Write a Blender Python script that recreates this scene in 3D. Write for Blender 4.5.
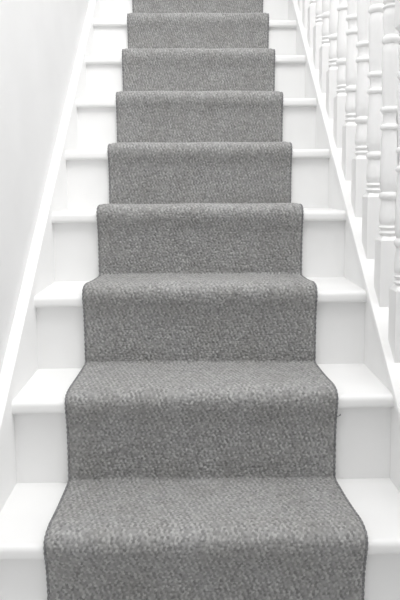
import bpy, bmesh, math
import numpy as np
from mathutils import Vector, Matrix

for o in list(bpy.data.objects):
    bpy.data.objects.remove(o, do_unlink=True)
scene = bpy.context.scene
C = scene.collection

# ------------------------------------------------------------------ camera
# stair units: X across, Y up the flight, Z up; tread k has its nosing at Y=k*G, Z=k*R
R, G, OV = 0.20, 0.225, 0.020
SLOPE = R / G
cam_d = bpy.data.cameras.new('camera')
cam = bpy.data.objects.new('camera', cam_d); C.objects.link(cam)
F, PIT, YAW, ROLL = 0.990, 0.084, 0.0068, -0.0063
r0 = Vector((math.cos(YAW), -math.sin(YAW), 0))
fw = Vector((math.sin(YAW)*math.cos(PIT), math.cos(YAW)*math.cos(PIT), -math.sin(PIT)))
u0 = r0.cross(fw)
rt = r0*math.cos(ROLL) + u0*math.sin(ROLL)
up = u0*math.cos(ROLL) - r0*math.sin(ROLL)
M = Matrix((rt, up, -fw)).transposed().to_4x4()
M.translation = Vector((-0.0124, -0.8519, 0.8747))
cam.matrix_world = M
cam_d.sensor_fit = 'AUTO'; cam_d.sensor_width = 36
cam_d.lens = F*36
cam_d.shift_y = -63.51/600
cam_d.clip_start = 0.05; cam_d.clip_end = 60
scene.camera = cam

# ------------------------------------------------------------------ world, lights, exposure
world = bpy.data.worlds.new('daylight'); scene.world = world
world.use_nodes = True
wb = world.node_tree.nodes['Background']
wb.inputs['Color'].default_value = (1.0, 1.0, 1.0, 1)
wb.inputs['Strength'].default_value = 0.66
vs = scene.view_settings
vs.view_transform = 'Standard'; vs.look = 'None'; vs.gamma = 1; vs.use_curve_mapping = False
vs.exposure = 0.42
sk = bpy.data.lights.new('skylight', 'AREA'); sk.shape = 'RECTANGLE'
sk.size = 1.6; sk.size_y = 1.3; sk.energy = 39.5; sk.color = (1, 0.995, 0.985)
sko = bpy.data.objects.new('skylight', sk); C.objects.link(sko)
sko.location = (0.5, -0.12, 3.45); sko.rotation_euler = (math.radians(24), 0, 0)

# ------------------------------------------------------------------ materials
def new_mat(name):
    m = bpy.data.materials.new(name); m.use_nodes = True
    nt = m.node_tree
    return m, nt, nt.nodes['Principled BSDF']

def paint(name, col, rough, bump_scale, bump, mottle=0.015):
    m, nt, b = new_mat(name)
    tc = nt.nodes.new('ShaderNodeTexCoord')
    n = nt.nodes.new('ShaderNodeTexNoise'); n.inputs['Scale'].default_value = bump_scale
    n.inputs['Detail'].default_value = 4
    nt.links.new(tc.outputs['Object'], n.inputs['Vector'])
    n2 = nt.nodes.new('ShaderNodeTexNoise'); n2.inputs['Scale'].default_value = 5
    nt.links.new(tc.outputs['Object'], n2.inputs['Vector'])
    cr = nt.nodes.new('ShaderNodeValToRGB')
    cr.color_ramp.elements[0].color = tuple(c*(1-mottle) for c in col) + (1,)
    cr.color_ramp.elements[1].color = tuple(min(1, c*(1+mottle)) for c in col) + (1,)
    cr.color_ramp.elements[0].position = .35; cr.color_ramp.elements[1].position = .65
    nt.links.new(n2.outputs['Fac'], cr.inputs['Fac'])
    nt.links.new(cr.outputs['Color'], b.inputs['Base Color'])
    bp = nt.nodes.new('ShaderNodeBump'); bp.inputs['Strength'].default_value = bump
    bp.inputs['Distance'].default_value = 0.002
    nt.links.new(n.outputs['Fac'], bp.inputs['Height'])
    nt.links.new(bp.outputs['Normal'], b.inputs['Normal'])
    b.inputs['Roughness'].default_value = rough
    b.inputs['Specular IOR Level'].default_value = 0.35
    return m

gloss = paint('white_eggshell_paint', (0.9, 0.9, 0.897), 0.42, 90, 0.05)
wallm = paint('white_wall_emulsion', (0.91, 0.91, 0.912), 0.9, 160, 0.12)
floorm = paint('pale_landing_boards', (0.8, 0.8, 0.79), 0.5, 60, 0.05)

def carpet_mat():
    m, nt, b = new_mat('grey_wool_loop')
    at = nt.nodes.new('ShaderNodeAttribute'); at.attribute_name = 'yarn'
    cr = nt.nodes.new('ShaderNodeValToRGB')
    e = cr.color_ramp.elements
    e[0].position = 0; e[0].color = (0.21, 0.21, 0.211, 1)
    e[1].position = 1; e[1].color = (0.46, 0.46, 0.456, 1)
    k = e.new(0.5); k.color = (0.32, 0.32, 0.318, 1)
    nt.links.new(at.outputs['Fac'], cr.inputs['Fac'])
    tc = nt.nodes.new('ShaderNodeTexCoord')
    n = nt.nodes.new('ShaderNodeTexNoise'); n.inputs['Scale'].default_value = 14
    n.inputs['Detail'].default_value = 3
    nt.links.new(tc.outputs['Object'], n.inputs['Vector'])
    r2 = nt.nodes.new('ShaderNodeValToRGB')
    r2.color_ramp.elements[0].position = .3; r2.color_ramp.elements[0].color = (0.9, 0.895, 0.88, 1)
    r2.color_ramp.elements[1].position = .7; r2.color_ramp.elements[1].color = (1, 1, 1, 1)
    nt.links.new(n.outputs['Fac'], r2.inputs['Fac'])
    mx = nt.nodes.new('ShaderNodeMix'); mx.data_type = 'RGBA'; mx.blend_type = 'MULTIPLY'
    mx.inputs['Factor'].default_value = 1
    nt.links.new(cr.outputs['Color'], mx.inputs['A']); nt.links.new(r2.outputs['Color'], mx.inputs['B'])
    nt.links.new(mx.outputs['Result'], b.inputs['Base Color'])
    b.inputs['Roughness'].default_value = 0.95
    b.inputs['Specular IOR Level'].default_value = 0.1
    b.inputs['Sheen Weight'].default_value = 0.15
    b.inputs['Sheen Roughness'].default_value = 0.5
    return m
carpetm = carpet_mat()

def binding_mat():
    m, nt, b = new_mat('dark_grey_whipping_yarn')
    tc = nt.nodes.new('ShaderNodeTexCoord')
    n = nt.nodes.new('ShaderNodeTexNoise'); n.inputs['Scale'].default_value = 220
    nt.links.new(tc.outputs['Object'], n.inputs['Vector'])
    cr = nt.nodes.new('ShaderNodeValToRGB')
    cr.color_ramp.elements[0].position = .35; cr.color_ramp.elements[0].color = (0.14, 0.14, 0.145, 1)
    cr.color_ramp.elements[1].position = .68; cr.color_ramp.elements[1].color = (0.32, 0.32, 0.322, 1)
    nt.links.new(n.outputs['Fac'], cr.inputs['Fac'])
    nt.links.new(cr.outputs['Color'], b.inputs['Base Color'])
    b.inputs['Roughness'].default_value = 0.9
    b.inputs['Specular IOR Level'].default_value = 0.1
    return m
bindm = binding_mat()

# ------------------------------------------------------------------ helpers
def link(name, me, mat, parent=None):
    o = bpy.data.objects.new(name, me); C.objects.link(o)
    if mat and not me.materials: me.materials.append(mat)
    if parent: o.parent = parent
    return o

def mesh(name, verts, faces, smooth=False):
    me = bpy.data.meshes.new(name); me.from_pydata(verts, [], faces); me.update()
    bm = bmesh.new(); bm.from_mesh(me)
    bmesh.ops.recalc_face_normals(bm, faces=bm.faces); bm.to_mesh(me); bm.free()
    if smooth:
        for p in me.polygons: p.use_smooth = True
    return me

def box_mesh(name, a, b):
    (x0, y0, z0), (x1, y1, z1) = a, b
    v = [(x, y, z) for x in (x0, x1) for y in (y0, y1) for z in (z0, z1)]
    f = [(0,1,3,2), (4,6,7,5), (0,4,5,1), (2,3,7,6), (0,2,6,4), (1,5,7,3)]
    return mesh(name, v, f)

def extrude_x(name, prof_l, prof_r, smooth=False):
    """prism between two outlines with the same number of points (lists of xyz)"""
    n = len(prof_l)
    v = list(prof_l) + list(prof_r)
    f = [tuple(range(n))[::-1], tuple(range(n, 2*n))]
    f += [(i, (i+1) % n, n+(i+1) % n, n+i) for i in range(n)]
    me = mesh(name, v, f)
    if smooth:
        for p in me.polygons:
            p.use_smooth = len(p.vertices) == 4
        me.set_sharp_from_angle(angle=math.radians(40))
    return me

def lathe(name, prof, n=24):
    v = []; f = []
    for r, z in prof:
        for i in range(n):
            a = 2*math.pi*i/n
            v.append((r*math.cos(a), r*math.sin(a), z))
    m = len(prof)
    for j in range(m-1):
        for i in range(n):
            f.append((j*n+i, j*n+(i+1) % n, (j+1)*n+(i+1) % n, (j+1)*n+i))
    f.append(tuple(range(n))[::-1]); f.append(tuple((m-1)*n+i for i in range(n)))
    me = mesh(name, v, f, True)
    me.set_sharp_from_angle(angle=math.radians(50))
    return me

def empty(name, loc=(0, 0, 0)):
    o = bpy.data.objects.new(name, None); C.objects.link(o); o.location = loc
    o.empty_display_size = 0.1
    return o

# ------------------------------------------------------------------ the setting
def XL(y): return -0.4378 - 0.0178*(y - 0.9)      # inner face of the string on the wall
def XR(y): return 0.4331 + 0.0004*(y - 0.9)        # inner face of the open-side string
K0, K1 = -5, 12                                   # lowest tread, landing level
Y0, Y1 = K0*G - 0.1, K1*G
WT = 0.03                                         # thickness of the wall string

def wall_prism(name, pts, z0, z1, mat):
    n = len(pts)
    v = [(x, y, z0) for x, y in pts] + [(x, y, z1) for x, y in pts]
    f = [tuple(range(n))[::-1], tuple(range(n, 2*n))] + [(i, (i+1) % n, n+(i+1) % n, n+i) for i in range(n)]
    o = link(name, mesh(name, v, f), mat); o['kind'] = 'structure'
    return o
yA, yB = -3.2, 4.2
wl = wall_prism('wall_left', [(XL(yA)-WT, yA), (XL(yB)-WT, yB), (XL(yB)-WT-.12, yB), (XL(yA)-WT-.12, yA)], -1.32, 4.6, wallm)
wall_prism('wall_right', [(1.55, yA), (1.67, yA), (1.67, yB), (1.55, yB)], -1.32, 4.6, wallm)
wall_prism('wall_back', [(XL(yB)-WT, yB-.12), (1.55, yB-.12), (1.55, yB), (XL(yB)-WT, yB)], -1.32, 4.6, wallm)
fl = link('floor', box_mesh('floor', (-0.46, Y1+0.03, K1*R-0.16), (1.55, yB-.12, K1*R)), floorm); fl['kind'] = 'structure'
hall = link('floor', box_mesh('floor', (-0.40, yA, -1.32), (1.55, yB-.12, (K0-1)*R)), floorm); hall['kind'] = 'structure'

# ------------------------------------------------------------------ staircase
stair = empty('staircase', (0, 0, K0*R - R))
stair['label'] = 'white painted wooden staircase rising straight between wall and balusters'
stair['category'] = 'staircase'
def on_stair(name, me, mat=gloss):
    o = link(name, me, mat); o.parent = stair
    o.matrix_parent_inverse = Matrix.Translation((0, 0, -(K0*R - R)))
    return o

DZL = {1: -.005, 2: -.006, 3: -.008, 4: -.0005, 5: -.005, 6: -.004, 7: -.002, 8: .006}
DZR = {1: -.0015, 2: .002, 3: 0, 4: 0, 5: -.004, 6: -.005, 7: -.0025, 8: -.0045}
TT = 0.030
for k in range(K0, K1+1):
    yf, yb = k*G, (k+1)*G + OV + 0.004
    if k == K1: yb = yf + 0.06
    prof = []
    for c, a0 in ((-1, -90), (1, 0)):              # rounded nosing: two corners of the board
        rr = 0.009 if c < 0 else 0.011
        for i in range(6):
            a = math.radians(a0 + 90*i/5)
            prof.append((yf + rr - rr*math.cos(a), c*(TT/2 - rr) + rr*math.sin(a)))
    prof = [(yb, -TT/2)] + prof + [(yb, TT/2)]
    l, r = DZL.get(k, 0), DZR.get(k, 0)
    pl = [(XL(y)-0.006, y, k*R - TT/2 + z + l) for y, z in prof]
    pr = [(XR(y)+0.006, y, k*R - TT/2 + z + r) for y, z in prof]
    on_stair('tread', extrude_x('tread', pl, pr, True))
    # riser under this nosing
    y = yf + OV; z0 = (k-1)*R - 0.006; z1 = k*R - TT + 0.002
    ll, lr = DZL.get(k-1, 0), DZR.get(k-1, 0)
    pl = [(XL(y)-.006, y, z0+ll), (XL(y)-.006, y, z1+l), (XL(y)-.006, y+.018, z1+l), (XL(y)-.006, y+.018, z0+ll)]
    pr = [(XR(y)+.006, y, z0+lr), (XR(y)+.006, y, z1+r), (XR(y)+.006, y+.018, z1+r), (XR(y)+.006, y+.018, z0+lr)]
    on_stair('riser', extrude_x('riser', pl, pr))

def string_mesh(name, xin, xout, off_top, depth, bev=0.004):
    """sloping board; outline in the X-Z section, swept from Y0 to Y1"""
    secs = []
    for y in np.linspace(Y0, Y1+0.03, 13):
        zt = y*SLOPE + off_top(y); zb = zt - depth
        xi, xo = xin(y), xout(y); s = 1 if xo > xi else -1
        secs.append([(xi, y, zb), (xi, y, zt-bev), (xi+s*bev*.3, y, zt-bev*.3), (xi+s*bev, y, zt),
                     (xo-s*bev, y, zt), (xo-s*bev*.3, y, zt-bev*.3), (xo, y, zt-bev), (xo, y, zb)])
    v = [p for s in secs for p in s]; n = 8; f = []
    for j in range(len(secs)-1):
        for i in range(n):
            f.append((j*n+i, j*n+(i+1) % n, (j+1)*n+(i+1) % n, (j+1)*n+i))
    f.append(tuple(range(n))); f.append(tuple((len(secs)-1)*n+i for i in range(n)))
    me = mesh(name, v, f, True); me.set_sharp_from_angle(angle=math.radians(35))
    return me
on_stair('wall_string', string_mesh('wall_string', XL, lambda y: XL(y)-WT, lambda y: 0.044-0.015*y, 0.36, 0.003))
OFFR = 0.014
on_stair('outer_string', string_mesh('outer_string', XR, lambda y: XR(y)+0.074, lambda y: OFFR-0.020, 0.36, 0.002))
on_stair('string_cap', string_mesh('string_cap', lambda y: XR(y)-0.003, lambda y: XR(y)+0.08, lambda y: OFFR, 0.022, 0.005))

# ------------------------------------------------------------------ balustrade
XB = 0.4739
bal = empty('balustrade', (XB, 0, 0))
bal['label'] = 'white painted balustrade of turned wooden balusters beside the stairs'
bal['category'] = 'balustrade'
HB = 0.0245
def rake_block(name, z_lo, z_hi, rake_low, rake_high, ch_top, ch_bot):
    """square block; ends follow the rake of the stairs where asked, else a moulded shoulder"""
    rings = []
    def ring(h, z, rk):
        return [(sx*h, sy*h, z + (sy*h*SLOPE if rk else 0)) for sx, sy in ((-1,-1), (1,-1), (1,1), (-1,1))]
    if ch_bot: rings += [ring(HB-.007, z_lo, False), ring(HB-.004, z_lo+.004, False)]
    rings.append(ring(HB, z_lo + (.010 if ch_bot else 0), rake_low))
    rings.append(ring(HB, z_hi - (.010 if ch_top else 0), rake_high))
    if ch_top: rings += [ring(HB-.004, z_hi-.004, False), ring(HB-.007, z_hi, False)]
    v = [p for r_ in rings for p in r_]; f = [(3,2,1,0)]
    for j in range(len(rings)-1):
        f += [(j*4+i, j*4+(i+1) % 4, j*4+4+(i+1) % 4, j*4+4+i) for i in range(4)]
    q = (len(rings)-1)*4; f.append((q, q+1, q+2, q+3))
    return mesh(name, v, f)
ZM = 0.4645                                        # mid height of the turning above the pitch line
def bead(r, z, h, n=5, base=0.017):
    return [(base + (r-base)*math.sin(math.pi*i/(n-1)), z - h/2 + h*i/(n-1)) for i in range(n)]
def mir(p): return [(r, 2*ZM-z) for r, z in p][::-1]
me_base = rake_block('base_block', OFFR-0.001, 0.171, True, False, True, False)
me_top = rake_block('top_block', 2*ZM-0.171, 0.930, False, True, False, True)
p_bead = bead(.022, .1795, .012) + bead(.022, .1935, .011)
me_beadL = lathe('bead_ring', p_bead); me_beadH = lathe('bead_ring', mir(p_bead))
p_col = [(.017, .2615), (.0205, .2645), (.0228, .2705), (.0228, .2765), (.0195, .281), (.017, .2835)]
me_colL = lathe('collar', p_col); me_colH = lathe('collar', mir(p_col))
p_wst = [(.017, .4345), (.0205, .4370), (.0228, .4405), (.0228, .4460), (.0195, .4500), (.015, .4525)]
me_wL = lathe('waist_ring', p_wst); me_wH = lathe('waist_ring', mir(p_wst))
p_sh = [(.0175, .168), (.0175, .199), (.021, .206), (.0215, .218), (.0195, .240), (.0175, .256), (.0175, .283),
        (.0205, .291), (.0218, .310), (.0214, .34), (.0198, .39), (.0182, .428), (.017, .4515), (.0155, .4595)]
me_sh = lathe('shaft', p_sh + mir(p_sh))
parts = [('base_block', me_base), ('bead_ring', me_beadL), ('collar', me_colL), ('waist_ring', me_wL),
         ('shaft', me_sh), ('waist_ring', me_wH), ('collar', me_colH), ('bead_ring', me_beadH), ('top_block', me_top)]
for i in range(-8, 17):
    y = 0.6476 + 0.1206*i
    b = empty('baluster', (0.0004*(y-0.9), y, y*SLOPE)); b.parent = bal
    for nm, me in parts:
        link(nm, me, gloss, b)
# handrail (above the frame) on top of the balusters
secs = []
hp = [(-.026, -.004), (-.026, .006), (-.032, .012), (-.034, .026), (-.028, .042), (-.012, .050), (.012, .050),
      (.028, .042), (.034, .026), (.032, .012), (.026, .006), (.026, -.004)]
for y in (-0.42, Y1+.05):
    secs.append([(x + 0.0004*(y-0.9), y, y*SLOPE + 0.934 + z*1.2) for x, z in hp])
link('handrail', extrude_x('handrail', secs[0], secs[1], True), gloss, bal)

# ------------------------------------------------------------------ the carpet runner
KX = np.array([-7, 1, 2, 3, 4, 5, 6, 7, 8, 12.])
EL = np.array([-.300, -.300, -.3045, -.303, -.299, -.2965, -.296, -.298, -.300, -.300])
ER = np.array([.304, .3055, .300, .297, .300, .3025, .3045, .3045, .307, .307])
CL = np.array([0, .004, -.001, .004, .0045, .003, .008, .011, .013, .008])
CR = np.array([0, .007, .005, .005, .0035, .003, .005, .009, .011, .008])
T = 0.016                                         # carpet and underlay
ctl = []                                          # (y, z, k for the tilt)
for k in range(K0, K1):
    yr = k*G + OV - 0.0125; zt = k*R + T; zl = (k-1)*R + T
    if k == K0: ctl += [(yr, zl+.0, k-1)]
    ctl += [(yr, zl+.010, k-.5), (yr, zl+.06, k-.3), (yr-.001, k*R-.105, k), (yr-.004, k*R-.070, k), (k*G-.003, k*R-.042, k), (k*G-.0095, k*R-.022, k),
            (k*G-.0105, k*R-.004, k), (k*G-.004, zt-.007, k), (k*G+.012, zt-.0012, k), (k*G+.035, zt+.001, k), (k*G+.07, zt-.001, k+.2), (k*G+.13, zt-.004, k+.4),
            (k*G+G+OV-.030, zt-.0065, k+.5)]
    if k < K1-1: ctl += [((k+1)*G + OV - 0.013, zt-.006, k+.5)]
P = np.array(ctl)
for _ in range(3):
    q = 0.75*P[:-1] + 0.25*P[1:]; s = 0.25*P[:-1] + 0.75*P[1:]
    P = np.concatenate([P[:1], np.stack([q, s], 1).reshape(-1, 3), P[-1:]])
L = np.concatenate([[0], np.cumsum(np.hypot(np.diff(P[:, 0]), np.diff(P[:, 1])))])
ss = [0.0]
while ss[-1] < L[-1]:
    kk = np.interp(ss[-1], L, P[:, 0])/G
    ss.append(ss[-1] + (0.0017 if 0.6 < kk < 4.5 else 0.0024 if 4.5 <= kk < 9.4 else 0.012))
ss = np.array(ss[:-1] + [L[-1]])
py, pz, pk = (np.interp(ss, L, P[:, i]) for i in range(3))
ty, tz = np.gradient(py, ss), np.gradient(pz, ss)
tl = np.hypot(ty, tz); ty /= tl; tz /= tl
ny, nz = -tz, ty                                  # outward: towards the viewer on risers, up on treads
# going up a riser t=(0,1): n=(-1,0) ; along a tread t=(1,0): n=(0,1)
kpos = py/G
xl, xr = np.interp(kpos, KX, EL), np.interp(kpos, KX, ER)
KH = np.arange(-7, 12.6, .5)                       # nosings at whole numbers, backs of treads at halves
DL, DR = np.interp(KH, KX, CL), np.interp(KH, KX, CR)
half = (np.arange(len(KH)) % 2) == 1
DL[half] = np.interp(KH[half], [-3, 1.5, 2.5, 3.5, 12], [0, -.004, .002, .003, .003])
DR[half] = np.interp(KH[half], [-3, 1.5, 2.5, 3.5, 12], [0, -.004, 0, .002, .003])
dl, dr = np.interp(pk, KH, DL), np.interp(pk, KH, DR)
NU = 330
u = np.linspace(0, 1, NU)
Xg = xl[:, None]*(1-u) + xr[:, None]*u
Zt = dl[:, None]*(1-u) + dr[:, None]*u
S = np.broadcast_to(ss[:, None], Xg.shape)
# loops of yarn: a jittered lattice in twill order; dome height and one yarn tone for each loop
PX, PS = 0.0052, 0.0050
rng = np.random.default_rng(7)
TBL = rng.random((2048, 160, 4))
gx, gs = Xg/PX + 75, S/PS
row = np.floor(gs).astype(int)
best = np.full(Xg.shape, 9.0); tone = np.zeros(Xg.shape); amp = np.zeros(Xg.shape)
for dj in (-1, 0, 1):
    rj = row + dj
    sh = (rj % 3)/3.0
    ci0 = np.floor(gx - sh).astype(int)
    for di in (-1, 0, 1):
        ci = ci0 + di
        t = TBL[rj % 2048, ci % 160]
        cx = ci + sh + 0.5 + (t[..., 0]-.5)*.65
        cs = rj + 0.5 + (t[..., 1]-.5)*.65
        a, b2 = gx-cx, gs-cs
        d = (a*1.0 + b2*0.35)**2 + (b2*1.0 - a*0.25)**2
        m = d < best
        best = np.where(m, d, best); tone = np.where(m, 0.6*t[..., 2] + 0.4*((ci + rj) % 2), tone); amp = np.where(m, t[..., 3], amp)
hgt = np.clip(1 - best/0.5, 0, 1)**0.6 * (0.0022 + 0.0014*amp)
coarse = np.interp(kpos, [0.3, 0.6, 9.4, 9.8], [0, 1, 1, 0])[:, None]
hgt = hgt*coarse
edge = np.clip(np.minimum(u, 1-u)/0.02, 0, 1)[None, :]**.5
hgt = hgt*edge - 0.002*(1-edge)
# the runner is not drawn perfectly flat
wave = 0.0015*np.sin(Xg*9 + S*3.1)*np.sin(S*7.3+1) + 0.001*np.sin(Xg*23+S*11)
Yv = py[:, None] + ny[:, None]*(hgt+wave); Zv = pz[:, None] + Zt + nz[:, None]*(hgt+wave)
TH = 0.009
def col(i, off):
    return np.stack([Xg[:, i], Yv[:, i] - ny*off, Zv[:, i] - nz*off], 1)[:, None]
V = np.concatenate([col(0, TH), np.stack([Xg, Yv, Zv], 2), col(-1, TH)], 1)
tone_f = np.concatenate([tone[:, :1], tone, tone[:, -1:]], 1)
# yarn tone: mostly mid grey, flecks light and dark
ns, nu = V.shape[:2]
idx = np.arange(ns*nu).reshape(ns, nu)
quads = np.stack([idx[:-1, :-1], idx[:-1, 1:], idx[1:, 1:], idx[1:, :-1]], -1).reshape(-1, 4)
# backing
bq = np.stack([idx[:-1, -1], idx[:-1, 0], idx[1:, 0], idx[1:, -1]], -1)
quads = np.concatenate([quads, bq])
me = bpy.data.meshes.new('pile')
me.vertices.add(ns*nu); me.vertices.foreach_set('co', V.reshape(-1).astype(np.float32))
nf = len(quads)
me.loops.add(nf*4); me.loops.foreach_set('vertex_index', quads.reshape(-1).astype(np.int32))
me.polygons.add(nf)
me.polygons.foreach_set('loop_start', np.arange(0, nf*4, 4, dtype=np.int32))
me.update(calc_edges=True); me.validate()
me.polygons.foreach_set('use_smooth', np.ones(nf, dtype=bool))
at = me.attributes.new('yarn', 'FLOAT', 'POINT')
at.data.foreach_set('value', tone_f.reshape(-1).astype(np.float32))
runner = empty('stair_runner', (0, py[0], pz[0]))
runner['label'] = 'grey looped wool carpet runner with dark whipped edges on white stairs'
runner['category'] = 'carpet runner'
inv = Matrix.Translation((0, -py[0], -pz[0]))
def on_runner(name, me, mat):
    o = link(name, me, mat, runner); o.matrix_parent_inverse = inv
    return o
on_runner('pile', me, carpetm)

def tube(name, pts, rad, n=6, mat=None):
    pts = np.array(pts); t = np.gradient(pts, axis=0); t /= np.linalg.norm(t, axis=1)[:, None]
    ref = np.where(np.abs(t[:, :1]) > .9, np.array([[0, 0, 1.]]), np.array([[1., 0, 0]]))
    a = np.cross(t, ref); a /= np.linalg.norm(a, axis=1)[:, None]; b = np.cross(t, a)
    ang = np.arange(n)*2*math.pi/n
    rad = np.broadcast_to(rad, (len(pts),))
    v = pts[:, None] + rad[:, None, None]*(a[:, None]*np.cos(ang)[None, :, None] + b[:, None]*np.sin(ang)[None, :, None])
    m = len(pts); f = []
    for j in range(m-1):
        f += [(j*n+i, j*n+(i+1) % n, (j+1)*n+(i+1) % n, (j+1)*n+i) for i in range(n)]
    f.append(tuple(range(n))[::-1]); f.append(tuple((m-1)*n+i for i in range(n)))
    return mesh(name, v.reshape(-1, 3).tolist(), f, True)
step = 2
for i, sgn in ((0, -1), (-1, 1)):
    off = 0.0035
    e = np.stack([Xg[:, i] + sgn*0.001, py + ny*(wave[:, i]-off), pz + Zt[:, i] + nz*(wave[:, i]-off)], 1)[::step]
    s_ = ss[::step]
    rad = 0.0037 + 0.0006*np.sin(s_*2*math.pi/0.0125)       # turns of the whipping yarn
    o = on_runner('edge_binding', tube('edge_binding', e, rad, 8), bindm)
    o['label'] = 'dark whipped edge of the runner'
# a pulled thread on the edge below the second nosing
th = [(.296, .458, .354), (.303, .456, .3545), (.307, .454, .353), (.310, .454, .355), (.3125, .453, .357), (.312, .453, .359), (.311, .453, .357)]
o = on_runner('loose_thread', tube('loose_thread', th, 0.0011, 5), bindm)
o['label'] = 'small pulled thread'
